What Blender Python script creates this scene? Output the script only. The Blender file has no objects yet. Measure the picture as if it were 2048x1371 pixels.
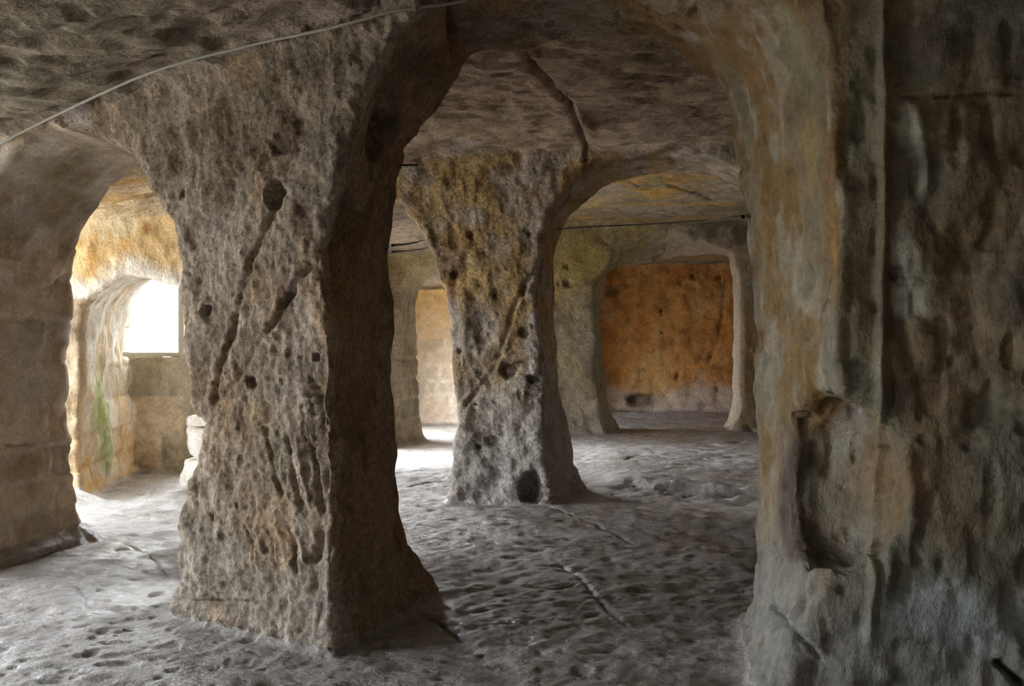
import bpy, math, random
import numpy as np
import openvdb

# ------------------------------------------------------------------ camera, sky, exposure
SC = bpy.context.scene
FPX, CX, CY, HC = 1774.0, 1024.0, 685.5, 1.6          # focal length in pixels of the 2048x1371 frame
cd = bpy.data.cameras.new('camera'); cam = bpy.data.objects.new('camera', cd)
SC.collection.objects.link(cam); SC.camera = cam
cd.sensor_width = 36.0; cd.lens = 36.0 * FPX / 2048.0; cd.clip_start = 0.05; cd.clip_end = 200
cam.location = (0, 0, HC); cam.rotation_euler = (math.radians(90), 0, 0)

SC.view_settings.view_transform = 'Standard'; SC.view_settings.look = 'None'
SC.view_settings.gamma = 1.0; SC.view_settings.use_curve_mapping = False
SC.view_settings.exposure = 0.22
W = bpy.data.worlds.new('sky'); SC.world = W; W.use_nodes = True
bg = W.node_tree.nodes['Background']
bg.inputs[0].default_value = (0.90, 0.95, 1.0, 1); bg.inputs[1].default_value = 33.0
SC.cycles.max_bounces = 10; SC.cycles.diffuse_bounces = 7; SC.cycles.glossy_bounces = 3
SC.cycles.sample_clamp_indirect = 6.0
SC.cycles.use_denoising = True
SC.cycles.use_adaptive_sampling = False

# name, centre, size (across, up), direction the daylight goes (portals only guide the sky's light)
PORTALS = [((-6.75, 3.5, 1.45), 1.8, 1.9, (1, 0, 0)), ((-6.75, -0.3, 1.3), 1.1, 1.3, (1, 0, 0)), ((-6.75, 7.75, 1.4), 2.3, 2.6, (1, 0, 0)),  # second entry guides the added fill opening
           ((-4.46, 11.35, 1.95), 0.9, 1.1, (0, -1, 0)), ((-3.05, 11.45, 1.1), 1.5, 2.4, (0, -1, 0)),
           ((-2.85, 12.85, 1.35), 2.2, 2.8, (1, 0, 0)), ((-2.6, 16.3, 1.2), 1.6, 2.0, (1, 0, 0))]
from mathutils import Vector
for k, (c, a, b, d) in enumerate(PORTALS):
    l = bpy.data.lights.new('window_portal', 'AREA'); l.shape = 'RECTANGLE'; l.size = a; l.size_y = b
    l.cycles.is_portal = True
    o = bpy.data.objects.new('window_portal', l); SC.collection.objects.link(o)
    o.location = c; o.rotation_euler = Vector(d).to_track_quat('-Z', 'Y').to_euler()

# ------------------------------------------------------------------ noise
RS = np.random.RandomState(7)
TAB = RS.rand(64, 64, 64).astype(np.float32) * 2 - 1
TABF = TAB.ravel()
def noise(P, f, seed=0):
    """smooth value noise, -1..1; f is a frequency or one per axis"""
    q = P * np.asarray(f, np.float32) + np.float32(seed * 17.37 + 1000.0)
    i = np.floor(q); w = (q - i).astype(np.float32); i = i.astype(np.int32)
    w = w * w * (3 - 2 * w)
    a = i & 63; b = (i + 1) & 63
    x0, x1 = a[:, 0] << 12, b[:, 0] << 12; y0, y1 = a[:, 1] << 6, b[:, 1] << 6; z0, z1 = a[:, 2], b[:, 2]
    wx, wy, wz = w[:, 0], w[:, 1], w[:, 2]
    def row(y, z): 
        l = TABF[x0 + y + z]; return l + (TABF[x1 + y + z] - l) * wx
    c0 = row(y0, z0); c0 += (row(y1, z0) - c0) * wy
    c1 = row(y0, z1); c1 += (row(y1, z1) - c1) * wy
    return c0 + (c1 - c0) * wz
def fbm(P, f, n, seed=0, gain=0.5):
    f = np.asarray(f, np.float32); s = 0; a = 1.0; t = 0
    for k in range(n):
        s = s + a * noise(P, f * (2.03 ** k), seed + k * 3); t += a; a *= gain
    return s / t
def smooth(a, b, x):
    t = np.clip((x - a) / (b - a), 0, 1); return t * t * (3 - 2 * t)
def smin(a, b, k):
    h = np.clip(0.5 + 0.5 * (b - a) / k, 0, 1); return b + (a - b) * h - k * h * (1 - h)
def smax(a, b, k): return -smin(-a, -b, k)

# ------------------------------------------------------------------ walls with arched openings
class Poly:
    """signed distance to a polygon, tabulated; negative inside"""
    def __init__(s, pts, lo, hi, h=0.02):
        s.lo = np.array(lo, np.float32); s.h = h
        nx, nz = int((hi[0] - lo[0]) / h) + 2, int((hi[1] - lo[1]) / h) + 2
        X, Z = np.meshgrid(lo[0] + h * np.arange(nx), lo[1] + h * np.arange(nz), indexing='ij')
        d = np.full(X.shape, 1e9); ins = np.zeros(X.shape, bool)
        p = np.array(pts, float); q = np.roll(p, -1, 0)
        for (ax, az), (bx, bz) in zip(p, q):
            ex, ez = bx - ax, bz - az; wx, wz = X - ax, Z - az
            t = np.clip((wx * ex + wz * ez) / (ex * ex + ez * ez + 1e-12), 0, 1)
            d = np.minimum(d, (wx - ex * t) ** 2 + (wz - ez * t) ** 2)
            if abs(ez) > 1e-9:
                ins ^= ((az > Z) != (bz > Z)) & (X < ex * (Z - az) / ez + ax)
        s.g = (np.sqrt(d) * np.where(ins, -1, 1)).astype(np.float32)
    def __call__(s, a, b):
        u = np.clip((a - s.lo[0]) / s.h, 0, s.g.shape[0] - 1.001); v = np.clip((b - s.lo[1]) / s.h, 0, s.g.shape[1] - 1.001)
        i = u.astype(np.int32); j = v.astype(np.int32); fu = (u - i).astype(np.float32); fv = (v - j).astype(np.float32)
        g = s.g; n = g.shape[1]; gf = g.ravel(); k = i * n + j
        l = gf[k] + (gf[k + 1] - gf[k]) * fv; r = gf[k + n] + (gf[k + n + 1] - gf[k + n]) * fv
        return l + (r - l) * fu

class Wall:
    """O: a point of the front face; deg: its turn; e: direction the jambs run; T: thickness along e"""
    def __init__(s, O, deg, e, T):
        s.O = np.array(O, float); a = math.radians(deg); s.u = np.array([math.cos(a), math.sin(a)])
        s.n = np.array([-s.u[1], s.u[0]]); s.e = np.array(e, float) / np.hypot(*e); s.T = T
        s.ne = float(s.n @ s.e); s.ue = float(s.u @ s.e)
    def st(s, x, y):
        dx, dy = x - s.O[0], y - s.O[1]
        t = (s.n[0] * dx + s.n[1] * dy) / s.ne
        return s.u[0] * dx + s.u[1] * dy - t * s.ue, t
    def world(s, a, t): return s.O + s.u * a + s.e * t
    def pix(s, px, py, t=0):
        """where a line of sight of the photograph meets the plane at depth t: (s, z)"""
        dx = (px - CX) / FPX; y = (s.n @ (s.O + s.e * t)) / (s.n @ np.array([dx, 1.0]))
        a, _ = s.st(dx * y, y); return (a, HC + (CY - py) / FPX * y)
    def opening(s, front, back=None):
        f = [s.pix(*q) if len(q) == 2 else q[:2] for q in front]
        b = f if back is None else [s.pix(*q, s.T) if len(q) == 2 else q[:2] for q in back]
        def close(p): return [(p[0][0], -0.6)] + list(p) + [(p[-1][0], -0.6)]
        f, b = close(f), close(b)
        A = np.array(f + b); lo = A.min(0) - 0.7; hi = A.max(0) + 0.7
        return Poly(f, lo, hi), Poly(b, lo, hi)
    def field(s, x, y, z, S, t, ops, lim=None):
        d = np.maximum(-t, t - s.T) * s.ne
        if lim is not None: d = np.maximum(d, lim)
        m = np.nonzero(d < 0.5)[0]
        if len(m):
            dm = d[m]; w = np.clip(t[m] / s.T, -0.15, 1.15)
            for pf, pb in ops:
                a = pf(S[m], z[m]); b = pb(S[m], z[m]) if pb is not pf else a
                dm = smax(dm, -(a + (b - a) * w), 0.07)
            d = d.copy(); d[m] = dm
        return d

EV = (0.27, 0.963)
A1 = Wall((-0.93, 4.58), -30, EV, 1.0)
A2 = Wall((-0.93, 4.58), -16, EV, 1.1)
B = Wall((0.325, 8.73), -9, EV, 0.95)
C = Wall((1.70, 15.5), 14, (0.1, 0.995), 1.0)
D = Wall((-4.43, 9.0), 0, (-0.05, 0.999), 1.95)

opA1 = A1.opening(
    [(-48, 1168), (-46, 900), (-40, 650), (-28, 480), (-10, 380), (2, 347), (20, 312), (38, 290), (57, 265), (81, 252), (125, 251),
     (182, 266), (220, 279), (262, 309), (279, 339), (315, 392), (341, 468), (357, 559), (366, 700), (370, 770), (374, 827),
     (395, 834), (411, 842), (405, 880), (385, 925), (372, 960), (362, 1010), (356, 1090), (350, 1180), (343, 1238)],
    [(158, 1085), (150, 980), (144, 840), (142, 700), (148, 597), (157, 502), (182, 438), (212, 396), (243, 362), (277, 335), (330, 312), (390, 320),
     (440, 360), (480, 450), (500, 600), (505, 900), (500, 1110)])
opA2 = A2.opening(
    [(666, 1304), (674, 1230), (666, 1130), (682, 1040), (664, 960), (674, 890), (655, 810), (664, 740), (660, 690), (658, 620), (650, 570), (641, 520), (648, 450), (668, 390), (690, 320),
     (705, 250), (732, 170), (790, 60), (880, -30), (1000, -66), (1250, -90), (1480, -65), (1590, -10), (1638, 60), (1655, 150), (1670, 300),
     (1685, 420), (1688, 550), (1672, 700), (1668, 850), (1662, 1000), (1645, 1120), (1615, 1220), (1560, 1330), (1520, 1400)],
    [(864, 1172), (842, 1140), (820, 1050), (806, 950), (796, 850), (786, 730), (799, 660), (795, 600), (783, 530), (785, 480), (800, 430),
     (820, 350), (850, 270), (890, 200), (946, 114), (1000, 102), (1060, 98), (1120, 80), (1200, 72), (1300, 85), (1380, 125), (1440, 185),
     (1460, 260), (1480, 350), (1490, 450), (1496, 600), (1500, 750), (1503, 850), (1508, 920), (1516, 1000), (1508, 1100), (1510, 1185),
     (1488, 1235), (1484, 1290)])
opB1 = B.opening(
    [(530, 1025), (530, 650), (545, 500), (590, 420), (640, 385), (700, 375), (760, 385), (796, 405), (812, 430), (840, 462), (866, 506),
     (880, 540), (889, 580), (896, 650), (900, 720), (907, 800), (912, 838), (907, 880), (904, 960), (902, 1003)])
opB2 = B.opening(
    [(1093, 1012), (1092, 960), (1088, 900), (1081, 800), (1078, 740), (1075, 640), (1070, 580), (1072, 540), (1080, 480), (1098, 411),
     (1130, 366), (1170, 334), (1198, 316), (1274, 303), (1369, 298), (1424, 312), (1473, 328), (1540, 380), (1570, 500), (1580, 700), (1590, 1010)],
    [(1166, 968), (1150, 930), (1140, 870), (1128, 800), (1118, 740), (1112, 640), (1108, 560), (1107, 533), (1116, 483), (1148, 438),
     (1179, 402), (1211, 375), (1261, 357), (1324, 343), (1397, 343), (1433, 352), (1482, 377), (1530, 430), (1550, 550), (1560, 700), (1570, 965)])
opC1 = C.opening(
    [(801, 880), (801, 740), (801, 620), (807, 580), (819, 553), (842, 538), (905, 512), (960, 500), (1010, 520), (1030, 560), (1035, 700), (1035, 870)],
    [(846, 866), (842, 830), (837, 760), (833, 700), (832, 640), (836, 600), (847, 562), (880, 545), (920, 535), (980, 540), (1010, 560), (1020, 700), (1020, 850)])
opC2 = C.opening(
    [(1207, 868), (1204, 840), (1200, 810), (1192, 732), (1188, 642), (1188, 560), (1216, 524), (1238, 497), (1274, 474), (1324, 463), (1369, 468),
     (1415, 488), (1464, 504), (1478, 551), (1482, 619), (1484, 750), (1480, 823), (1470, 866)],
    [(1232, 850), (1222, 815), (1213, 777), (1208, 740), (1207, 687), (1204, 597), (1218, 545), (1250, 531), (1300, 527), (1378, 513), (1430, 505), (1455, 515),
     (1461, 560), (1465, 650), (1467, 750), (1464, 800), (1450, 850)])
opD = D.opening(
    [(158, 1000), (163, 800), (167, 610), (190, 589), (215, 575), (240, 560), (262, 551), (300, 556), (330, 565), (357, 577), (385, 592), (415, 620),
     (428, 680), (432, 1000)],
    [(269, 945), (266, 850), (262, 715), (262, 700), (268, 660), (280, 610), (300, 575), (320, 560), (340, 556), (400, 562), (460, 580),
     (500, 620), (510, 700), (512, 945)])

FOOT = [(-6.3, -2.0), (2.7, -2.0), (2.7, 3.3), (5.6, 3.3), (5.6, 19.3), (1.2, 19.6), (0.8, 18.35), (-2.3, 18.3), (-2.25, 15.0),
        (-2.0, 14.0), (-2.0, 11.6), (-2.1, 11.0), (-6.3, 11.0)]
foot = Poly(FOOT, (-8.6, -3.2), (6.8, 21.2), 0.03)
EXT = [(-9, -4), (-6.95, -4), (-6.95, 9.8), (-6.6, 11.55), (-2.3, 11.6), (-2.6, 23), (-9, 23)]
ext = Poly(EXT, (-8.6, -3.2), (6.8, 21.2), 0.03)
# daylight openings through the outer rock, the second added as frontal fill: centre and half size
HOLES = [((-6.6, 3.5, 1.45), (0.9, 0.85, 0.9)), ((-6.6, -0.3, 1.3), (0.9, 0.5, 0.6)), ((-6.6, 7.75, 1.4), (0.9, 1.1, 1.25)), ((-4.53, 11.4, 1.95), (0.45, 0.8, 0.52)),
         ((-3.05, 11.4, 1.0), (0.72, 0.8, 1.2)), ((-2.7, 12.85, 1.25), (0.8, 1.05, 1.35)), ((-2.6, 16.3, 1.2), (0.8, 0.75, 0.95))]
NICHES = []     # ellipsoids hollowed out of the rock, filled in below

SJ = A1.pix(150, 900, 1.0)[0]
CLS = ['floor', 'ceiling', 'outer', 'wA', 'wB', 'wC', 'wD']
def floor_h(x, y):
    h = 0.0 * x
    # a rough ledge between the second and third aisle, to the right
    h = h + 0.10 * smooth(-0.05, 0.06, (y - (10.15 - 0.62 * (x - 0.9)))) * smooth(0.75, 1.5, x) * smooth(14.5, 12.5, y)
    h = h + 0.10 * smooth(18.0, 19.3, y) * smooth(1.0, 1.6, x)
    h = h - 0.08 * smooth(12.5, 14.0, y) * smooth(0.6, -0.6, x)
    h = h + 0.10 * smooth(0.75, 0.35, np.hypot((x + 4.55) / 0.8, (y - 8.85) / 0.45))
    s1, t1 = A1.st(x, y); h = h + 0.11 * smooth(SJ + 0.26, SJ + 0.03, s1) * smooth(1.2, 1.1, t1) * smooth(-0.2, -0.1, t1) * smooth(-5, -4.6, s1)
    return h
def ceil_h(x, y, s1, t1, s2, t2, tB, tC):
    tA = np.where(s2 > 0, t2, t1)
    h0 = 3.28 + 0.09 * np.clip(s1, -4, 0) + 0.35 * smooth(0.0, 1.0, s2)
    h1 = 2.9 + 0.6 * smooth(-4.0, -0.3, x)
    h2 = 3.1 + 0.62 * smooth(-1.9, 1.0, x)
    h3 = 2.75 + 0.6 * smooth(0.5, 1.2, x)
    h = h0 + (h1 - h0) * smooth(0.2, 0.8, tA)
    h = h + (h2 - h) * smooth(0.2, 0.8, tB)
    return h + (h3 - h) * smooth(0.2, 0.8, tC)

def macro(P, parts=False):
    if len(P) > 300000:
        return np.concatenate([macro(P[k:k + 300000], parts) for k in range(0, len(P), 300000)])
    return macro_(P, parts)
def macro_(P, parts=False):
    x, y, z = P[:, 0], P[:, 1], P[:, 2]
    s1, t1 = A1.st(x, y); s2, t2 = A2.st(x, y); sB, tB = B.st(x, y); sC, tC = C.st(x, y); sD, tD = D.st(x, y)
    fl = z - floor_h(x, y)
    ce = ceil_h(x, y, s1, t1, s2, t2, tB, tC) - z
    ou = -foot(x, y)
    a1 = A1.field(x, y, z, s1, t1, [opA1], np.maximum(s1 - 0.02, -4.05 - s1))
    a2 = A2.field(x, y, z, s2, t2, [], -s2 - 0.02)
    wa = smin(a1, a2, 0.05)
    m = np.nonzero((wa < 0.5) & (s2 > -0.6))[0]
    if len(m):
        w = np.clip(t2[m] / A2.T, -0.15, 1.15); a = opA2[0](s2[m], z[m]); b = opA2[1](s2[m], z[m])
        wa = wa.copy(); wa[m] = smax(wa[m], -(a + (b - a) * w), 0.06)
    wb = B.field(x, y, z, sB, tB, [opB1, opB2], -3.12 - sB)
    wc = C.field(x, y, z, sC, tC, [opC1, opC2])
    wd = D.field(x, y, z, sD, tD, [opD], sD - 1.62)
    if parts: return np.stack([fl, ce, ou, wa, wb, wc, wd], 1)
    lump = 0.026 * noise(P, 1.7, 3) + 0.018 * noise(P, 4.1, 5) + 0.013 * noise(P, 8.7, 6)
    w = np.minimum(np.minimum(wa, wb), np.minimum(wc, wd))
    w = smin(w, ou, 0.10) + lump
    for c, r, rot in NICHES:
        q = (P - c) @ rot / r; l = np.sqrt((q * q).sum(1)); w = smax(w, (1 - l) * float(min(r)), 0.02 + 0.22 * float(min(r)))
    w = smin(w, ce + 0.03 * noise(P, 1.3, 9), 0.16)
    w = smin(w, fl, 0.10)
    for c, h in HOLES:
        q = np.abs(P - np.array(c)) - (np.array(h) - 0.08)
        d = np.sqrt((np.maximum(q, 0) ** 2).sum(1)) + np.minimum(q.max(1), 0) - 0.08
        w = smax(w, -np.maximum(d, -(fl - 0.0)), 0.04)
    w = np.maximum(w, -np.maximum(ext(x, y), -(z - 0.01)))
    return w.astype(np.float32)
def grad(P, h=0.012):
    g = np.stack([macro(P + np.array(o, np.float32) * h) - macro(P - np.array(o, np.float32) * h) for o in ((1, 0, 0), (0, 1, 0), (0, 0, 1))], 1)
    return g / (np.linalg.norm(g, axis=1, keepdims=True) + 1e-9)

def trace(pts):
    """the points of the rock that lines of sight of the photograph reach"""
    p = np.array(pts, float); d = np.stack([(p[:, 0] - CX) / FPX, np.ones(len(p)), (CY - p[:, 1]) / FPX], 1)
    d /= np.linalg.norm(d, axis=1, keepdims=True); t = np.full(len(p), 2.2)
    for _ in range(160):
        m = macro((np.array([0, 0, HC]) + d * t[:, None]).astype(np.float32))
        t = t + np.clip(m, -0.05, 0.5) * 0.6
    return np.array([0, 0, HC]) + d * t[:, None]

I3 = np.eye(3)
def rotz(a):
    c, s = math.cos(a), math.sin(a); return np.array([[c, -s, 0], [s, c, 0], [0, 0, 1.0]])
n1 = trace([(1625, 960), (760, 272), (1040, 975), (1625, 1110)])
NICHES.append((n1[0] + np.array([0.10, -0.06, 0.0]), np.array([0.27, 0.36, 0.42]), rotz(math.radians(-10))))
NICHES.append((n1[1] + np.array([-0.02, 0.02, 0.0]), np.array([0.14, 0.15, 0.15]), I3))
NICHES.append((n1[2] + np.array([0.12, 0.02, -0.06]), np.array([0.13, 0.22, 0.24]), I3))

# ------------------------------------------------------------------ the rock surface
VS = 0.08
LO = np.array([-7.6, -2.5, -0.25]); N = np.array([171, 287, 54])
arr = np.empty(N, np.float32)
for j in range(0, N[1], 24):
    k = min(24, N[1] - j)
    X, Y, Z = np.meshgrid(np.arange(N[0]), np.arange(j, j + k), np.arange(N[2]), indexing='ij')
    P = (np.stack([X.ravel(), Y.ravel(), Z.ravel()], 1) * VS + LO).astype(np.float32)
    arr[:, j:j + k, :] = macro(P).reshape(N[0], k, N[2])
g = openvdb.FloatGrid(background=1.0); g.copyFromArray(np.ascontiguousarray(arr))
V, TR, QD = g.convertToPolygons(0.0, 0.0)
del arr, g
V = (np.array(V, np.float32) * VS + LO).astype(np.float32)
F = np.concatenate([np.array(TR, np.int64).reshape(-1, 3), np.array(QD, np.int64)[:, [0, 1, 2]], np.array(QD, np.int64)[:, [0, 2, 3]]])

def project(V, idx=None):
    Q = V if idx is None else V[idx]
    for _ in range(2):
        g0 = macro(Q); G = grad(Q)
        Q = Q - G * np.clip(g0, -0.04, 0.04)[:, None]
    return Q.astype(np.float32)
def target_len(P, vis):
    d = np.linalg.norm(P - np.array([0, 0, HC]), axis=1) + 0.01
    k = np.where((P[:, 0] > -2.2) & (P[:, 0] < -0.7) & (P[:, 1] > 4.3) & (P[:, 1] < 5.4) & (P[:, 2] < 2.7), 0.62, 1.0)
    k = np.where((P[:, 0] > -0.9) & (P[:, 0] < 0.6) & (P[:, 1] > 8.4) & (P[:, 1] < 9.3), 0.75, k)
    return np.where(vis, np.maximum(0.0034 * k * d, 0.008), 10.0)
V = project(V)
# only what can be seen from about where the photographer stood gets the finer mesh
from mathutils.bvhtree import BVHTree
G = grad(V)
yy = np.maximum(V[:, 1], 0.05)
cand = (np.abs(V[:, 0]) / yy < 0.72) & (np.abs(V[:, 2] - HC) / yy < 0.52) & (V[:, 1] > 1.0)
vis = np.zeros(len(V), bool)
tree = BVHTree.FromPolygons(V.tolist(), F.tolist())
for ex, ez in ((0, 0), (-0.5, 0), (0.5, 0)):
    eye = Vector((ex, 0, HC + ez)); en = np.array(eye)
    for i in np.nonzero(cand & ~vis & (((en - V) * G).sum(1) > -0.12 * np.linalg.norm(en - V, axis=1)))[0]:
        p = Vector(V[i] + G[i] * 0.05); d = p - eye; l = d.length
        h = tree.ray_cast(eye, d / l, l)
        if h[0] is None or h[3] > l - 0.12: vis[i] = True
del tree
for _ in range(2):
    fv = vis[F].any(1); vis[F[fv].ravel()] = True
import time; T0=time.time()
for it in range(4):
    print('pass',it,len(V),len(F),time.time()-T0,flush=True)
    tl = target_len(V, vis)
    E0 = np.concatenate([F[:, [0, 1]], F[:, [1, 2]], F[:, [2, 0]]]); E0.sort(1)
    key = E0[:, 0] * (len(V) + 1) + E0[:, 1]
    uk, first, inv = np.unique(key, return_index=True, return_inverse=True)
    E = E0[first]
    L = np.linalg.norm(V[E[:, 0]] - V[E[:, 1]], axis=1)
    sp = L > 1.35 * np.minimum(tl[E[:, 0]], tl[E[:, 1]])
    if not sp.any(): break
    mid = np.full(len(E), -1, np.int64); ns = int(sp.sum()); mid[sp] = len(V) + np.arange(ns)
    NV = (V[E[sp, 0]] + V[E[sp, 1]]) * 0.5
    V = np.concatenate([V, NV.astype(np.float32)]); vis = np.concatenate([vis, vis[E[sp, 0]] | vis[E[sp, 1]]])
    if it < 2: V[-ns:] = project(V[-ns:])
    n = len(F); m = mid[inv].reshape(3, n).T          # midpoints of edges 01, 12, 20
    cnt = (m >= 0).sum(1); out = [F[cnt == 0]]
    k = cnt == 3; f, q = F[k], m[k]
    out += [np.stack([f[:, 0], q[:, 0], q[:, 2]], 1), np.stack([q[:, 0], f[:, 1], q[:, 1]], 1), np.stack([q[:, 2], q[:, 1], f[:, 2]], 1), q]
    for r in range(3):
        a, b, c = r, (r + 1) % 3, (r + 2) % 3
        k = (cnt == 1) & (m[:, a] >= 0); f, q = F[k], m[k]
        out += [np.stack([f[:, a], q[:, a], f[:, c]], 1), np.stack([q[:, a], f[:, b], f[:, c]], 1)]
        k = (cnt == 2) & (m[:, c] < 0); f, q = F[k], m[k]     # edges ab and bc are split
        out += [np.stack([q[:, a], f[:, b], q[:, b]], 1), np.stack([f[:, a], q[:, a], q[:, b]], 1), np.stack([f[:, a], q[:, b], f[:, c]], 1)]
    F = np.concatenate(out)
G = grad(V)
fn = np.cross(V[F[:, 1]] - V[F[:, 0]], V[F[:, 2]] - V[F[:, 0]])
if ((fn * G[F[:, 0]]).sum(1)).mean() < 0: F = F[:, ::-1]
PT = macro(V, True); cls = PT.argmin(1)
print('rock:', len(V), 'vertices', len(F), 'triangles')

# ------------------------------------------------------------------ marks on the rock: where they are
view = vis
def near(c, r): 
    d = np.abs(V - c).max(1) < r
    return np.nonzero(d & view)[0]
DISP = np.zeros((len(V), 3), np.float32)
def holes(lst):
    """round sockets: x, y, radius (in the photograph's pixels), depth over radius"""
    H = trace([h[:2] for h in lst]); GH = grad(H.astype(np.float32))
    for h, c, n in zip(lst, H, GH):
        R = h[2] / FPX * c[1]; asp = h[4] if len(h) > 4 else 1.0
        m = near(c, 2.2 * R * max(asp, 1)); q = V[m] - c
        q = q - n * (q @ n)[:, None] * 0.7
        q[:, 2] /= asp
        d = np.linalg.norm(q, axis=1) / R * (1 + 0.18 * noise(V[m], 1.6 / R, 31))
        DISP[m] -= n * (h[3] * R * smooth(1.15, 0.62, d))[:, None]
def path(pts, step=7):
    out = []
    for (a, b), (c, d) in zip(pts[:-1], pts[1:]):
        n = max(1, int(math.hypot(c - a, d - b) / step)); out += [(a + (c - a) * k / n, b + (d - b) * k / n) for k in range(n)]
    return trace(out + [pts[-1]])
def seg_dist(Q, A, Bp):
    best = np.full(len(Q), 9.0, np.float32); par = np.zeros(len(Q), np.float32); n = len(A)
    for k in range(n):
        e = Bp[k] - A[k]; l = e @ e + 1e-9
        if l > 0.09: continue                      # a jump to another surface
        t = np.clip(((Q - A[k]) @ e) / l, 0, 1); d = np.linalg.norm(Q - A[k] - t[:, None] * e, axis=1)
        k2 = d < best; best[k2] = d[k2]; par[k2] = (k + t[k2]) / n
    return best, par
def groove(pts, w, depth, taper=0.25, wob=0.5):
    """a furrow (depth > 0) or a rib (depth < 0) along a line; w in pixels, depth in metres"""
    H = path(pts); wm = w / FPX * H[:, 1].mean(); ctr = (H.min(0) + H.max(0)) / 2; ext_ = (H.max(0) - H.min(0)).max() / 2 + 4 * wm
    m = near(ctr, ext_)
    if not len(m): return
    Q = V[m] + (0.6 * wob * wm * np.stack([noise(V[m], 9, 41), noise(V[m], 9, 42), noise(V[m], 9, 43)], 1))
    d, p = seg_dist(Q, H[:-1], H[1:])
    prof = np.exp(-(d / wm) ** 2) * smooth(0, taper, p + 0.02) * smooth(1, 1 - taper, p - 0.02)
    DISP[m] -= G[m] * (depth * prof * (1 + 0.5 * noise(V[m], 5, 44)))[:, None]

# ------------------------------------------------------------------ which wall, which stone
x, y, z = V[:, 0], V[:, 1], V[:, 2]
s1, t1 = A1.st(x, y); s2, t2 = A2.st(x, y); sB, tB = B.st(x, y); sC, tC = C.st(x, y); sD, tD = D.st(x, y)
apA1 = A1.pix(120, 251)[0]; apA2 = A2.pix(1190, 0)[0]; apB1 = B.pix(690, 375)[0]; apB2 = B.pix(1340, 300)[0]; apC1 = C.pix(950, 500)[0]; apC2 = C.pix(1335, 463)[0]
REG = ['floor', 'ceiling', 'left_pier', 'main_pillar', 'right_pillar', 'inner_pier', 'mid_pillar', 'arch_end', 'thin_pillar', 'back_pillar', 'back_pier',
       'wall_porch', 'wall_window', 'wall_left', 'wall_right', 'wall_front', 'wall_alcove', 'wall_back', 'wall_outside']
R = {n: k for k, n in enumerate(REG)}
reg = np.full(len(V), R['wall_outside'])
reg[cls == 0] = R['floor']; reg[cls == 1] = R['ceiling']
mA = cls == 3
reg[mA & (s2 > 0) & (s2 < apA2)] = R['main_pillar']; reg[mA & (s2 >= apA2)] = R['right_pillar']
reg[mA & (s2 <= 0) & (s1 > apA1)] = R['main_pillar']; reg[mA & (s2 <= 0) & (s1 <= apA1)] = R['left_pier']
mB = cls == 4
reg[mB & (sB < apB1)] = R['inner_pier']; reg[mB & (sB >= apB1) & (sB < apB2)] = R['mid_pillar']; reg[mB & (sB >= apB2)] = R['arch_end']
mC = cls == 5
reg[mC & (sC < apC1)] = R['thin_pillar']; reg[mC & (sC >= apC1) & (sC < apC2)] = R['back_pillar']; reg[mC & (sC >= apC2)] = R['back_pier']
reg[cls == 6] = R['wall_porch']
mo = (cls == 2) & (foot(x, y) < 0.12)
reg[mo] = R['wall_front']; reg[mo & (x < -4.6) & (y < 11.2)] = R['wall_left']; reg[mo & (x > 2.4)] = R['wall_right']
reg[mo & (y > 10.6) & (y < 11.3) & (x < -2)] = R['wall_window']; reg[mo & (y > 16.5) & (x > 0.9)] = R['wall_alcove']
reg[mo & (y > 11.5) & (x < 0.9)] = R['wall_back']

BLK = np.full(len(V), -1); JD = np.full(len(V), 9.0, np.float32); BOFF = np.zeros(len(V), np.float32)
nblk = 0
def masonry(mask, a, zz, edges, widths, seed):
    """courses of cut blocks: cell number and distance to the nearest joint"""
    global nblk
    m = np.nonzero(mask)[0]; rnd = np.random.RandomState(seed)
    wz = zz[m] + 0.018 * noise(V[m], 2.2, seed); wa = a[m] + 0.02 * noise(V[m], 2.6, seed + 1)
    edges = np.array(edges); row = np.searchsorted(edges, wz) - 1
    ok = (row >= 0) & (row < len(edges) - 1)
    m, wz, wa, row = m[ok], wz[ok], wa[ok], row[ok]
    dz = np.minimum(wz - edges[row], edges[row + 1] - wz); da = np.full(len(m), 9.0); col = np.zeros(len(m), int)
    for r in range(len(edges) - 1):
        k = np.nonzero(row == r)[0]; ce = np.array(widths[r % len(widths)]); col[k] = np.searchsorted(ce, wa[k])
        if len(ce): da[k] = np.abs(wa[k][:, None] - ce[None]).min(1)
    BLK[m] = nblk + row * 20 + col; JD[m] = np.minimum(dz, da)
    off = rnd.uniform(-1, 1, (len(edges), 20)) * 0.012
    BOFF[m] = off[row, col]; nblk += len(edges) * 20
TA = np.where(s2 > 0, t2, t1)
masonry((reg == R['left_pier']) & (s1 > -4.2) & (TA > 0.02) & (TA < 1.04) & (z < 2.35), TA, z, [0.03, 0.30, 0.55, 0.80, 1.10, 1.42, 1.78, 2.1, 2.4],
        [[0.30, 0.82], [0.62], [0.22, 0.74], [0.70], [0.4, 0.78], [0.68], [0.33, 0.75], [0.6]], 11)
masonry((reg == R['thin_pillar']) & (z < 2.5) & (x > -2.6), tC, z, [-0.2, 0.32, 0.66, 1.0, 1.35, 1.72, 2.1, 2.5], [[0.12], [0.12], [0.12, 0.62], [0.12]], 12)
masonry((reg == R['wall_porch']) & (z < 1.35) & (x < -4.1), tD, z, [0.02, 0.30, 0.62, 0.98, 1.36], [[0.35, 0.95, 1.3], [0.1, 0.8, 1.45], [0.6, 1.3], [0.9]], 13)
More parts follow.
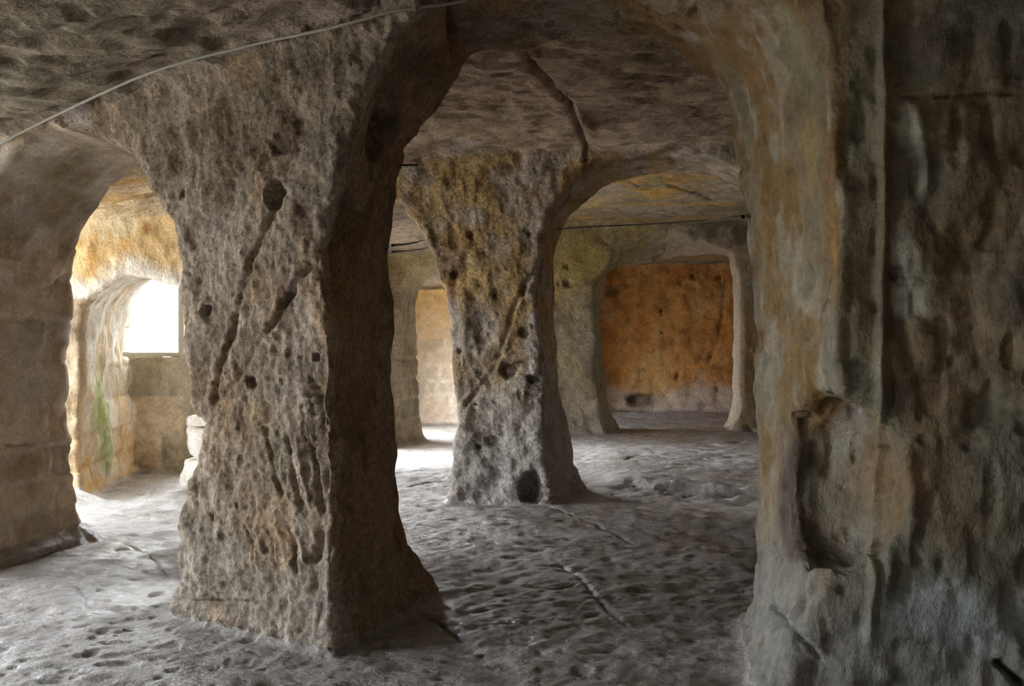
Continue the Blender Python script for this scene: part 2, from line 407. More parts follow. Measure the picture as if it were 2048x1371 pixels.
masonry((reg == R['wall_back']) & (y > 17.5) & (z < 1.7), x, z, [0.0, 0.55, 0.80, 1.14, 1.44, 1.72], [[-1.86, -1.28], [-1.95, -1.76, -1.56, -1.2], [-1.5, -0.9], [-1.7, -1.1], [-1.9, -1.4]], 14)
masonry((reg == R['wall_window']) & (z < 1.40), x, z, [0.02, 0.45, 0.95, 1.41], [[-4.35, -3.7], [-4.1], [-4.4, -3.9]], 15)

# ------------------------------------------------------------------ carved and weathered features
holes([(548, 388, 24, 2.0, 1.35), (410, 620, 11, 2.0), (500, 766, 12, 1.6), (565, 762, 8, 1.6), (631, 714, 8, 2.2), (430, 768, 7, 2), (425, 1033, 9, 1.4), (455, 745, 6, 1.2), (700, 880, 5, 1.5, 2.2),
       (385, 755, 7, 1.0), (575, 905, 6, 1.0), (362, 385, 13, 0.9), (475, 1010, 5, 1.5), (600, 250, 20, 0.5), (560, 285, 26, 0.5),
       (941, 470, 7, 2), (1058, 467, 4, 2), (910, 549, 8, 1.0), (992, 593, 4, 2), (918, 702, 5, 2), (1047, 664, 11, 1.2), (1047, 580, 8, 1.0, 2.0), (1018, 742, 20, 0.9, 0.8), (1045, 735, 18, 0.6, 0.8), (1070, 757, 16, 1.2, 0.5), (1068, 780, 18, 0.6, 0.9),
       (952, 808, 4, 2), (988, 804, 3, 2), (985, 880, 16, 0.6, 0.6), (958, 893, 5, 2), (1040, 790, 5, 0.8, 2),
       (1135, 531, 6, 1.5), (1136, 566, 8, 1.6), (1117, 566, 4, 1.5), (1215, 485, 5, 1), (1350, 449, 7, 1.6), (1256, 288, 5, 2.2), (1174, 320, 4, 1),
       (1438, 553, 6, 2), (1386, 549, 4, 2), (1391, 577, 4, 2), (1363, 565, 5, 1.2), (1320, 562, 4, 1.2), (1323, 619, 4, 2), (1323, 628, 3, 2), (1324, 663, 3, 2), (1274, 545, 5, 1), (1428, 593, 3, 2), (1356, 752, 5, 1.6), (1434, 778, 4, 1.6), (1463, 708, 4, 1), (1225, 580, 14, 0.5, 0.7), (1285, 800, 34, 0.4, 0.4), (1250, 568, 6, 1),
       (1614, 402, 5, 1.6), (1637, 408, 5, 1.6), (1652, 608, 8, 2.2, 1.6), (1790, 543, 16, 0.9), (1512, 620, 9, 0.9), (1500, 860, 9, 1), (1850, 880, 14, 0.5), (1615, 840, 22, 0.7), (1690, 350, 10, .6),
       (970, 190, 4, 1.5), (1050, 460, 4, 1.5)])
groove([(545, 425), (520, 475), (498, 520), (480, 580), (466, 640), (452, 690), (440, 740), (426, 800)], 6.5, 0.045, 0.05, 0.35)
groove([(622, 526), (595, 560), (572, 600), (550, 640), (528, 668)], 7, 0.045, 0.05, 0.3)
groove([(528, 668), (510, 700), (490, 740), (455, 780), (420, 815)], 6, 0.018)
groove([(545, 425), (575, 470), (600, 510)], 7, 0.015)
for k in range(5):                                  # pick marks: long furrows with a rib between
    groove([(526 + 22 * k, 850 + 6 * k), (540 + 22 * k, 930), (562 + 21 * k, 1000 + 8 * k)], 5, 0.030 if k % 2 == 0 else -0.016, 0.1)
for k in range(6):
    groove([(490 + 20 * k, 1042 + (k % 3) * 8), (503 + 20 * k, 1090), (515 + 20 * k, 1150 - (k % 2) * 24)], 5, 0.030 if k % 2 == 0 else -0.016, 0.1)
for k in range(26):
    groove([(516 + 0.5 * k, 858 + 6.2 * k), (560 + 0.6 * k, 852 + 6.2 * k), (600 + 0.6 * k, 846 + 6.4 * k)], 2.2, 0.008, 0.2)
for k in range(9):
    groove([(600, 762 + 17 * k), (640, 758 + 17 * k), (668, 756 + 17 * k)], 4, 0.014, 0.2)
for k in range(4):
    groove([(602 + 18 * k, 780), (606 + 18 * k, 840), (612 + 18 * k, 900)], 5, 0.016, 0.2)
groove([(350, 1198), (420, 1204), (500, 1203), (510, 1212)], 5, 0.03, 0.1)
groove([(640, 1040), (640, 1090), (622, 1140)], 9, 0.035)
groove([(665, 800), (672, 900), (660, 960), (676, 1040), (660, 1150)], 14, 0.03, .1, 1.5)
groove([(640, 515), (690, 470), (740, 440)], 10, 0.02)
groove([(390, 925), (393, 1000)], 3, 0.012); groove([(430, 880), (430, 960)], 3, 0.012)
groove([(1078, 535), (1055, 562), (1030, 610), (1012, 670), (990, 730), (960, 775), (925, 820)], 4.5, 0.03, 0.08)
groove([(1012, 700), (975, 730), (945, 765), (918, 800)], 4, 0.018, 0.1)
groove([(1086, 530), (1062, 570), (1036, 620), (1018, 680), (996, 740)], 3, -0.010, 0.1)
groove([(1055, 930), (1085, 960), (1096, 1005)], 4, -0.03)
groove([(1046, 106), (1060, 130), (1100, 170), (1138, 208), (1146, 235)], 7, 0.09, 0.06)
groove([(1146, 235), (1160, 262), (1172, 300), (1172, 360)], 4.5, 0.06, 0.06)
groove([(1156, 215), (1172, 244), (1200, 248)], 7, -0.05, 0.2)
groove([(1330, 370), (1390, 385), (1430, 405)], 4, 0.06, 0.2); groove([(1260, 362), (1300, 380), (1330, 372)], 3, 0.04)
groove([(1452, 560), (1444, 640), (1434, 690), (1415, 730)], 3.5, 0.05, 0.1)
groove([(912, -10), (906, 50), (912, 112)], 10, 0.10, 0.05, 0.3)
groove([(0, 893), (40, 889), (76, 884)], 4, 0.05, 0.25); groove([(118, 836), (148, 839)], 4, 0.03)
groove([(-20, 1136), (40, 1120), (100, 1102), (156, 1084)], 5, 0.06, 0.02, 0.3)
groove([(60, 588), (100, 572), (140, 545)], 3, 0.02)
# the near pillar: two ribs with a furrow between, the hollowed base
groove([(1645, 0), (1660, 150), (1672, 300), (1688, 420), (1690, 560), (1676, 720), (1690, 780)], 12, -0.03, 0.03, 0.8)
groove([(1716, -20), (1722, 200), (1728, 400), (1728, 600), (1726, 740)], 24, 0.010, 0.12, 0.3)
groove([(1766, -20), (1768, 150), (1768, 330), (1766, 500), (1762, 700), (1764, 860), (1752, 1000), (1748, 1150), (1740, 1280)], 9, -0.032, 0.05, 0.5)
groove([(1800, -20), (1804, 100), (1800, 195)], 26, 0.02, 0.2); groove([(1790, 205), (1830, 215), (1850, 300), (1856, 420)], 12, -0.03)
groove([(1795, 192), (1870, 190), (1960, 186), (2040, 184)], 4, 0.022, 0.1)
groove([(1690, 420), (1700, 560), (1690, 740)], 10, 0.015)
groove([(1530, 1190), (1570, 1240), (1610, 1280), (1650, 1330)], 5, 0.03, 0.2)
groove([(1500, 40), (1560, 110), (1490, 120)], 10, -0.02); groove([(1530, 350), (1535, 420)], 9, -0.025)
groove([(1810, 880), (1830, 1000), (1810, 1100)], 14, -0.03); groove([(1785, 1080), (1772, 1200)], 10, -0.03)
groove([(1996, 1322), (2020, 1342), (2052, 1376)], 8, 0.10, 0.1, 0.2)
groove([(1900, 420), (1960, 700), (1990, 900)], 40, 0.03)
# cracks of the floor
groove([(1110, 1120), (1160, 1155), (1190, 1190), (1215, 1220), (1260, 1256)], 5, 0.018, 0.15, 0.2)
groove([(830, 1218), (900, 1260), (935, 1290)], 5, 0.03); groove([(1050, 1170), (1110, 1178), (1160, 1166)], 4, 0.02)
groove([(150, 1160), (170, 1195), (180, 1220)], 8, 0.02); groove([(240, 1080), (300, 1110), (345, 1160)], 3, 0.02)
groove([(820, 1060), (860, 1075), (1000, 1080)], 3, 0.02); groove([(1060, 1000), (1180, 1040), (1280, 1090)], 4, 0.015)
groove([(1240, 905), (1330, 905), (1420, 900), (1490, 888)], 3, 0.04); groove([(1150, 925), (1250, 918), (1300, 900)], 3, 0.035)
groove([(1250, 972), (1330, 985), (1420, 990), (1510, 992)], 5, 0.06); groove([(810, 975), (860, 962), (900, 960)], 3, 0.04)
groove([(1400, 885), (1450, 890), (1490, 880)], 8, 0.07); groove([(230, 990), (262, 1005)], 3, 0.02); groove([(285, 1000), (310, 972)], 3, 0.02)
groove([(205, 1020), (250, 1030), (330, 1045)], 3, 0.02)

# ------------------------------------------------------------------ grain of the rock
depth = np.linalg.norm(V - np.array([0, 0, HC]), axis=1)
fine = smooth(11, 5, depth)
iv = np.nonzero(view)[0]; Q = V[iv]; d = np.zeros(len(iv), np.float32)
rg = reg[iv]; fl_, ce_ = rg == R['floor'], rg == R['ceiling']; wl = ~(fl_ | ce_); fi = fine[iv]
def part(m, fn): 
    if m.any(): d[m] += fn(Q[m], fi[m])
def jamb(Q):
    a, t = A2.st(Q[:, 0], Q[:, 1]); return smooth(0.06, 0.2, t)
def rough(Q, f):
    n = fbm(Q, (6, 6, 3.6), 3, 51); p = noise(Q, (17, 17, 11), 61); q = noise(Q, 31, 63); r = fbm(Q, (13, 13, 9), 3, 57, 0.6)
    return 0.034 * n + 0.024 * r - (0.011 * smooth(0.15, 0.7, p)) * (0.4 + 0.6 * f) + 0.009 * q * f
sidew = np.zeros(len(iv), bool)
face = (rg == R['main_pillar']) & ((t1[iv] < 0.08) & (s2[iv] < 0.03) | (t2[iv] < 0.05))
midf = (rg == R['mid_pillar']) & (tB[iv] < 0.08)
part(face | midf, rough)
smoothw = wl & ~(face | midf)
part(smoothw, lambda Q, f: 0.018 * fbm(Q, (4, 4, 3), 3, 71) + 0.007 * noise(Q, (15, 15, 12), 73) - 0.016 * smooth(0.35, 0.8, noise(Q, 14, 75)) * (0.3 + 0.7 * f))
part(rg == R['right_pillar'], lambda Q, f: 0.022 * fbm(Q, (8, 8, 4), 3, 81) - 0.016 * smooth(0.2, 0.7, noise(Q, (16, 16, 8), 83)))
part((rg == R['back_pillar']) | (rg == R['wall_alcove']), lambda Q, f: 0.022 * fbm(Q, 7, 2, 85))
part((rg == R['wall_alcove']), lambda Q, f: 0.09 * smooth(0.9, 0.2, Q[:, 2]) * np.abs(noise(Q, 3, 87)))
part(ce_, lambda Q, f: 0.045 * fbm(Q, (3.6, 8, 8), 2, 91) - 0.050 * smooth(0.0, 0.7, noise(Q, (6, 13, 12), 93)) * (0.3 + 0.7 * f) + 0.010 * noise(Q, (12, 26, 20), 95) * f)
part(fl_, lambda Q, f: 0.020 * fbm(Q, (1.6, 2.2, 2), 2, 101) + 0.013 * fbm(Q, (6, 8, 8), 2, 103) + 0.011 * fbm(Q @ np.array(rotz(0.6), np.float32), (7, 15, 9), 3, 105, 0.6) - 0.012 * smooth(0.3, 0.75, noise(Q, (8, 12, 9), 106)) - 0.008 * smooth(0.2, 0.7, noise(Q, (17, 24, 17), 107)) * f)
# rough broken ledge in the floor and at the foot of the pillars
led = np.exp(-((Q[:, 1] - (10.0 - 0.62 * (Q[:, 0] - 0.9))) / 0.35) ** 2) * smooth(0.8, 1.3, Q[:, 0])
part(fl_, lambda Q_, f: (0.06 * led[fl_] * fbm(Q_, (5, 8, 8), 2, 111)).astype(np.float32))
part(wl, lambda Q, f: 0.045 * smooth(0.45, 0.0, Q[:, 2]) * fbm(Q, 7, 2, 115) + 0.02 * smooth(0.3, 0, Q[:, 2]))
jd, bo = JD[iv], BOFF[iv]
jw = 0.012 + 0.0012 * depth[iv]
d += np.where(jd < 5, bo + 0.010 * noise(Q, 6, 121) - np.where(rg == R['left_pier'], 0.016, 0.030) * np.exp(-(jd / jw) ** 2) * smooth(-0.5, 0.3, noise(Q, 2.0, 123)), 0)
DISP[iv] += G[iv] * d[:, None]
P = V + DISP
# normals of the finished surface
fn = np.cross(P[F[:, 1]] - P[F[:, 0]], P[F[:, 2]] - P[F[:, 0]])
NR = np.zeros_like(P)
for k in range(3):
    for a in range(3): NR[:, a] += np.bincount(F[:, k], fn[:, a], len(P))
NR /= np.linalg.norm(NR, axis=1, keepdims=True) + 1e-12

# ------------------------------------------------------------------ colour of the stone, some light and shade painted in
COL = np.zeros((len(V), 3), np.float32)
def rgb(*c): return np.array(c, np.float32)
def blend(m, c, w):
    if np.isscalar(w): w = np.full(len(m), w)
    COL[m] += (rgb(*c) - COL[m]) * np.clip(w, 0, 1)[:, None]
NA = fbm(V, (1.3, 1.3, 1.0), 4, 201); NB = fbm(V, (3.1, 3.1, 2.2), 4, 211); NC = fbm(V, (8, 8, 5), 3, 221); ND = fbm(V, (2.2, 2.2, 0.5), 3, 231)
NA *= 1.6; NB *= 1.6; NC *= 1.6; ND *= 1.6
allv = np.arange(len(V))
COL[:] = rgb(0.43, 0.355, 0.285)
def paint(m, c, field, lo, hi, s=1.0):
    m = np.nonzero(m)[0]; blend(m, c, s * smooth(lo, hi, field[m]))
isw = (reg != R['floor']) & (reg != R['ceiling'])
paint(isw, (0.27, 0.20, 0.135), NB, 0.0, 0.45, 0.7)
paint(isw, (0.50, 0.45, 0.40), NA, 0.05, 0.5, 0.6)
paint(isw, (0.20, 0.15, 0.105), NC, 0.15, 0.55, 0.7)
k = reg == R['floor']; COL[k] = rgb(0.36, 0.335, 0.315)
paint(k, (0.25, 0.21, 0.175), NB, 0.05, 0.5, 0.6); paint(k, (0.46, 0.45, 0.45), NA, 0.0, 0.5, 0.6); paint(k, (0.19, 0.16, 0.13), NC, 0.25, 0.6, 0.6)
k = reg == R['ceiling']; COL[k] = rgb(0.36, 0.295, 0.225)
paint(k, (0.21, 0.18, 0.125), NB, -0.1, 0.45, 0.7); paint(k, (0.42, 0.34, 0.29), NA, 0.0, 0.5, 0.5); paint(k, (0.14, 0.11, 0.08), NC, 0.15, 0.55, 0.6)
k2 = k & (tB > 0.5) & (x > -1); paint(k2, (0.48, 0.31, 0.10), fbm(V, (0.8, 3.5, 2), 3, 301), -0.05, 0.35, 0.8); paint(k2, (0.27, 0.25, 0.14), NB, 0.0, 0.4, 0.6)
k2 = k & (x < -2.2) & (TA > 0.6); COL[k2] = rgb(0.74, 0.60, 0.40); paint(k2, (0.60, 0.36, 0.12), fbm(V, (0.8, 5, 2), 3, 303), 0.0, 0.35, 0.8)  # left bay painted paler, standing in for light bounced off the floor
k2 = k & (TA > 0.5) & (x > -2.2) & (tB < 0.5); COL[k2] = COL[k2] * rgb(1.5, 1.38, 1.32); k2 = k & (TA < 0.5); paint(k2, (0.24, 0.23, 0.17), -NA, -0.1, 0.4, 0.5)  # second aisle: pinker rock, with weak floor bounce painted in brighter
k = reg == R['mid_pillar']
och = smooth(0.9, 2.2, z + 0.5 * NA) * smooth(3.9, 3.3, z)
blend(np.nonzero(k)[0], (0.46, 0.30, 0.12), (och * smooth(-0.5, 0.1, NB + 0.3 * NC))[k] * 0.85)
blend(np.nonzero(k)[0], (0.22, 0.125, 0.05), (och * smooth(0.2, 0.55, NC + 0.3 * ND))[k] * 0.55)
blend(np.nonzero(k)[0], (0.44, 0.41, 0.385), (smooth(1.3, 0.5, z + 0.4 * NA))[k] * 0.6)
k = reg == R['back_pillar']
COL[k] = rgb(0.40, 0.36, 0.25); paint(k, (0.40, 0.31, 0.10), NB + 0.4 * (z - 2.2), -0.1, 0.5, 0.6); paint(k, (0.26, 0.22, 0.15), NC, 0.1, 0.5, 0.7); blend(np.nonzero(k)[0], (0.46, 0.44, 0.40), smooth(1.0, 0.3, z + 0.4 * NA)[k] * 0.7)
k = reg == R['back_pier']; COL[k] = rgb(0.52, 0.44, 0.35); paint(k & (tC < 0.1), (0.22, 0.19, 0.13), NA, -0.6, 0.2, 0.8)  # front painted darker than the jamb, its shade in the colour
k = reg == R['wall_alcove']
COL[k] = rgb(0.52, 0.255, 0.075); paint(k, (0.40, 0.17, 0.04), NB, 0.0, 0.4, 0.7); paint(k, (0.56, 0.36, 0.16), NA, 0.05, 0.4, 0.6); paint(k, (0.25, 0.12, 0.04), NC, 0.2, 0.5, 0.6)
blend(np.nonzero(k)[0], (0.50, 0.42, 0.34), smooth(0.85, 0.35, z + 0.45 * NA)[k] * 0.85)
k = reg == R['wall_porch']
COL[k] = rgb(0.58, 0.54, 0.47)
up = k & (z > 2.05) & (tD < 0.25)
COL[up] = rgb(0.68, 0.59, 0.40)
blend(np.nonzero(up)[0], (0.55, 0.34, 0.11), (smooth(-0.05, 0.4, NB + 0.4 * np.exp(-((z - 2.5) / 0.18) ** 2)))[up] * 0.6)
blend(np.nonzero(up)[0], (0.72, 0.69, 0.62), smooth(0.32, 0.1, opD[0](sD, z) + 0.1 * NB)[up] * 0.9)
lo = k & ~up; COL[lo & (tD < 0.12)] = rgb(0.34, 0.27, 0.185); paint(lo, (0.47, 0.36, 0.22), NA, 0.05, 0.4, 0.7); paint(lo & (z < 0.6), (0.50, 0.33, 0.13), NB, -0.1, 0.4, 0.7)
k = reg == R['wall_window']; COL[k] = rgb(0.40, 0.315, 0.215); paint(k, (0.55, 0.49, 0.40), NA, 0.0, 0.35, 0.7); paint(k, (0.26, 0.20, 0.12), ND, 0.05, 0.4, 0.7); blend(np.nonzero(k)[0], (0.22, 0.18, 0.11), smooth(0.5, 0.1, z + 0.3 * NB)[k] * 0.6)
k = reg == R['wall_back']; COL[k] = rgb(0.60, 0.52, 0.43); blend(np.nonzero(k)[0], (0.74, 0.50, 0.19), smooth(1.6, 2.5, z + 0.4 * NA)[k] * 0.9)
k = reg == R['thin_pillar']; COL[k] = rgb(0.40, 0.33, 0.235); paint(k, (0.26, 0.20, 0.13), NB, 0.0, 0.4, 0.7); blend(np.nonzero(k)[0], (0.50, 0.42, 0.2), smooth(2.4, 2.9, z)[k] * 0.6)
k = reg == R['left_pier']; COL[k] = rgb(0.60, 0.50, 0.385)
paint(k, (0.70, 0.64, 0.57), NA + 0.5 * NB, 0.0, 0.35, 0.8); paint(k, (0.40, 0.28, 0.15), NB, 0.1, 0.45, 0.6); paint(k & (z > 2.2), (0.30, 0.24, 0.14), NB, -0.3, 0.2, 0.6)
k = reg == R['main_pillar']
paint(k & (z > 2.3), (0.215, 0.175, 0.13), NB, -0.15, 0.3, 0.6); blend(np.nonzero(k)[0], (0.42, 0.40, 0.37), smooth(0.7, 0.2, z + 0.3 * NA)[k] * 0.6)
paint(k, (0.48, 0.33, 0.20), fbm(V, (3, 3, 1.5), 3, 311), 0.15, 0.5, 0.6)
kk = k & (t2 > 0.10) & (s2 > -0.25); COL[kk] *= rgb(0.80, 0.70, 0.60)  # side turned from the daylight tinted darker and browner: painted shade
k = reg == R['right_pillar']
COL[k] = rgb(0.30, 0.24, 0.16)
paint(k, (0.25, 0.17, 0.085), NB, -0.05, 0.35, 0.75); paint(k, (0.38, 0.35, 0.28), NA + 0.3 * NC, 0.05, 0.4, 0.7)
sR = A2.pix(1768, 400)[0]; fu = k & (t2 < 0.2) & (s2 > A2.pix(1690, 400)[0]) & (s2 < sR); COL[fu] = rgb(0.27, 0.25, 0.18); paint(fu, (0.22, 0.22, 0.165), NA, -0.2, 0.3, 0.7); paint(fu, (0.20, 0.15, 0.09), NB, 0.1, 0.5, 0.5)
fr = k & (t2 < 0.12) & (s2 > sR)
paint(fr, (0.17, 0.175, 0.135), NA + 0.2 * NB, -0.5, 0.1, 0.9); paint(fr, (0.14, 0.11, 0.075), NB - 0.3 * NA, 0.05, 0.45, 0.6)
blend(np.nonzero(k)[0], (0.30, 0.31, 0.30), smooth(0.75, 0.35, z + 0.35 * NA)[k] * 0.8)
jf = k & ~fr & ~fu & (z > 0.7) & (s2 < A2.pix(1715, 900)[0]); N5 = 1.6 * fbm(V, (3.0, 3.0, 1.7), 4, 331); N6 = 1.6 * fbm(V, (4.5, 4.5, 2.6), 4, 341)
paint(jf, (0.27, 0.165, 0.06), N5, -0.05, 0.3, 0.75); paint(jf, (0.44, 0.41, 0.33), N6, 0.1, 0.4, 0.75); paint(jf, (0.20, 0.18, 0.12), N6 - N5, 0.3, 0.7, 0.7)
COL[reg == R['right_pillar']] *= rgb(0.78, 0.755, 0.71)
COL[reg == R['main_pillar']] *= rgb(1.04, 1.0, 0.93)
def stain_and_shade(lst):
    """patches of stain, some of painted shade: x, y, radius (photograph's pixels), colour, strength, height over width"""
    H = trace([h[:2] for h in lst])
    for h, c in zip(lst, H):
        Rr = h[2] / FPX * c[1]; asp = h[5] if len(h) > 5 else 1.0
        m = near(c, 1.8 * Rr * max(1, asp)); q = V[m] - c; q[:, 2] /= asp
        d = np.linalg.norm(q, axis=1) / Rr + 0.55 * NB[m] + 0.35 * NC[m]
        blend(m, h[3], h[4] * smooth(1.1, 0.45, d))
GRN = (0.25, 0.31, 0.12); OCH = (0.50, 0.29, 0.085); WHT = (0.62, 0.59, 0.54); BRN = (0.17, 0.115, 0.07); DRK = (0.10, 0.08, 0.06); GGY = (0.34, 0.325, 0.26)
stain_and_shade([(200, 780, 50, GRN, 0.8, 1.5), (215, 900, 40, GRN, 0.75, 1.5), (215, 830, 34, GRN, 0.6, 2), (292, 460, 14, (0.25, 0.11, 0.03), 0.9, 1.8), (250, 490, 16, OCH, 0.7, 1), (180, 520, 30, OCH, 0.8, 1.6), (205, 470, 16, (0.7, 0.62, 0.45), 0.8, 2.5), (175, 930, 26, OCH, 0.6, 0.8), (185, 620, 24, (0.48, 0.34, 0.17), 0.6, 1.2),
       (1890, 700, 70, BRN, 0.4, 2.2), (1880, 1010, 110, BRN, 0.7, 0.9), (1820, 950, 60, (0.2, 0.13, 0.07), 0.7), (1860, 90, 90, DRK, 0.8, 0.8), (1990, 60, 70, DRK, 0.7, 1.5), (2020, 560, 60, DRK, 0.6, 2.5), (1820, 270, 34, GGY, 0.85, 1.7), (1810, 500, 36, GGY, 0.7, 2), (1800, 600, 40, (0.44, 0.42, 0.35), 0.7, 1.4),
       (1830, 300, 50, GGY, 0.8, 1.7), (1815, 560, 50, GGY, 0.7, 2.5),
       (1900, 1240, 150, (0.30, 0.33, 0.33), 0.7, 0.5), (1680, 850, 60, (0.36, 0.33, 0.28), 0.7, 2.2), (1560, 900, 26, BRN, 0.8, 3), (1610, 840, 44, BRN, 0.85, 1), (1590, 1040, 40, BRN, 0.9, 1.6), (1585, 930, 60, DRK, 0.95, 2.4), (1600, 1080, 50, DRK, 0.9, 0.8), (1740, 950, 24, (0.33, 0.24, 0.13), 0.45, 3.5), (1500, 700, 18, OCH, 0.4, 5), (1670, 500, 16, OCH, 0.5, 4), (1620, 300, 40, (0.33, 0.25, 0.10), 0.6, 2.5), (1600, 100, 50, (0.27, 0.24, 0.13), 0.6, 2),  # brown and dark patches left in the niche are its shade, painted in
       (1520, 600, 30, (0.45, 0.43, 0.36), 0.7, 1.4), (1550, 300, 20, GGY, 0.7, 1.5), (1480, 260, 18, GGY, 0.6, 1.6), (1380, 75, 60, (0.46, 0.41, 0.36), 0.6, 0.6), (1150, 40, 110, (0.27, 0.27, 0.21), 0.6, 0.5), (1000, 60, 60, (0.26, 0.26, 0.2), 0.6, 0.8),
       (760, 272, 60, DRK, 0.75, 1.1), (640, 260, 60, (0.2, 0.17, 0.13), 0.6, 1), (560, 280, 40, (0.19, 0.16, 0.12), 0.6), (540, 170, 60, (0.24, 0.2, 0.13), 0.6), (650, 130, 90, (0.16, 0.12, 0.085), 0.7, 0.7), (500, 560, 26, (0.33, 0.22, 0.12), 0.6, 2), (510, 830, 50, (0.42, 0.31, 0.17), 0.6, 0.8), (640, 770, 36, (0.36, 0.26, 0.14), 0.6, 1.4), (400, 820, 18, (0.28, 0.24, 0.2), 0.5, 2.4),  # darkest patch covers the carved hollow in the pillar's side
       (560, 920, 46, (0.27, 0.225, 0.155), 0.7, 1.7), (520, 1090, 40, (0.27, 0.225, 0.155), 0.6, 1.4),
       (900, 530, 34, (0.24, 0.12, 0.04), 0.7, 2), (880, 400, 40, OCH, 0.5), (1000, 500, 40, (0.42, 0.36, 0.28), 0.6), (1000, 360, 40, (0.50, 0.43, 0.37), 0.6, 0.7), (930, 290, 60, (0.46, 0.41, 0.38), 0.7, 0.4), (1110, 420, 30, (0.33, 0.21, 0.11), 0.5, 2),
       (1170, 520, 60, (0.42, 0.34, 0.10), 0.5, 1.2), (1180, 700, 30, (0.43, 0.42, 0.37), 0.6, 2), (1290, 802, 40, (0.12, 0.10, 0.085), 0.8, 0.5), (1340, 380, 60, (0.50, 0.30, 0.08), 0.6, 0.4), (1430, 445, 70, (0.15, 0.14, 0.10), 0.9, 0.6), (1490, 470, 40, (0.15, 0.14, 0.10), 0.9, 1.5), (1225, 580, 16, DRK, 0.7, 0.8), (1410, 820, 60, (0.42, 0.33, 0.30), 0.5, 0.3),  # the strong pair beside the alcove arch paints the wall's shade in
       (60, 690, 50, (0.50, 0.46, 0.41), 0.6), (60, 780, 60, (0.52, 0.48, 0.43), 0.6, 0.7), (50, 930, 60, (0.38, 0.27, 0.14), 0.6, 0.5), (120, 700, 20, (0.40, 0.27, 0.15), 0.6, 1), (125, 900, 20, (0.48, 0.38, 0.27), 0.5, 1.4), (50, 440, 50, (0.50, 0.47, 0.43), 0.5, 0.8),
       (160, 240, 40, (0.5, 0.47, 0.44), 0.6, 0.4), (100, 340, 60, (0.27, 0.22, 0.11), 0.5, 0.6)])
k = BLK >= 0
COL[k] *= (1 + 13 * BOFF[k])[:, None] * np.stack([1 + 0 * BOFF[k], 1 - 2.5 * BOFF[k], 1 - 5 * BOFF[k]], 1)
def mortar(n, c, w, s):
    m = np.nonzero((reg == R[n]) & (BLK >= 0))[0]; blend(m, c, s * smooth(w, 0.4 * w, JD[m] + 0.008 * NC[m]) * smooth(-0.5, 0.2, NB[m]))
mortar('wall_back', (0.74, 0.68, 0.58), 0.055, 0.9); mortar('left_pier', (0.66, 0.61, 0.54), 0.03, 0.7); mortar('wall_porch', (0.40, 0.27, 0.13), 0.025, 0.6); mortar('thin_pillar', (0.5, 0.45, 0.37), 0.03, 0.6)
COL[reg == R['main_pillar']] *= 1.12
COL *= (1 + 0.16 * noise(V, 13, 401) + 0.12 * noise(V, 29, 403))[:, None]
COL = np.clip(COL, 0.03, 0.85)
# polished floor in from the porch, its daylight also painted in paler
pc = trace([(290, 1090), (250, 1010), (330, 960), (305, 1200)]); pol_lit = np.zeros(len(V), np.float32)
for c, rr in zip(pc, (1.1, 1.2, 1.0, 0.8)): pol_lit = np.maximum(pol_lit, smooth(rr, 0.3 * rr, np.linalg.norm((V - c)[:, :2], axis=1)))
pol_lit *= (reg == R['floor']) * smooth(-0.5, 0.1, NB)
k = np.nonzero(pol_lit > 0)[0]; COL[k] += (rgb(0.50, 0.50, 0.50) - COL[k]) * (0.6 * pol_lit[k])[:, None]
COL4 = np.concatenate([COL, pol_lit[:, None]], 1)

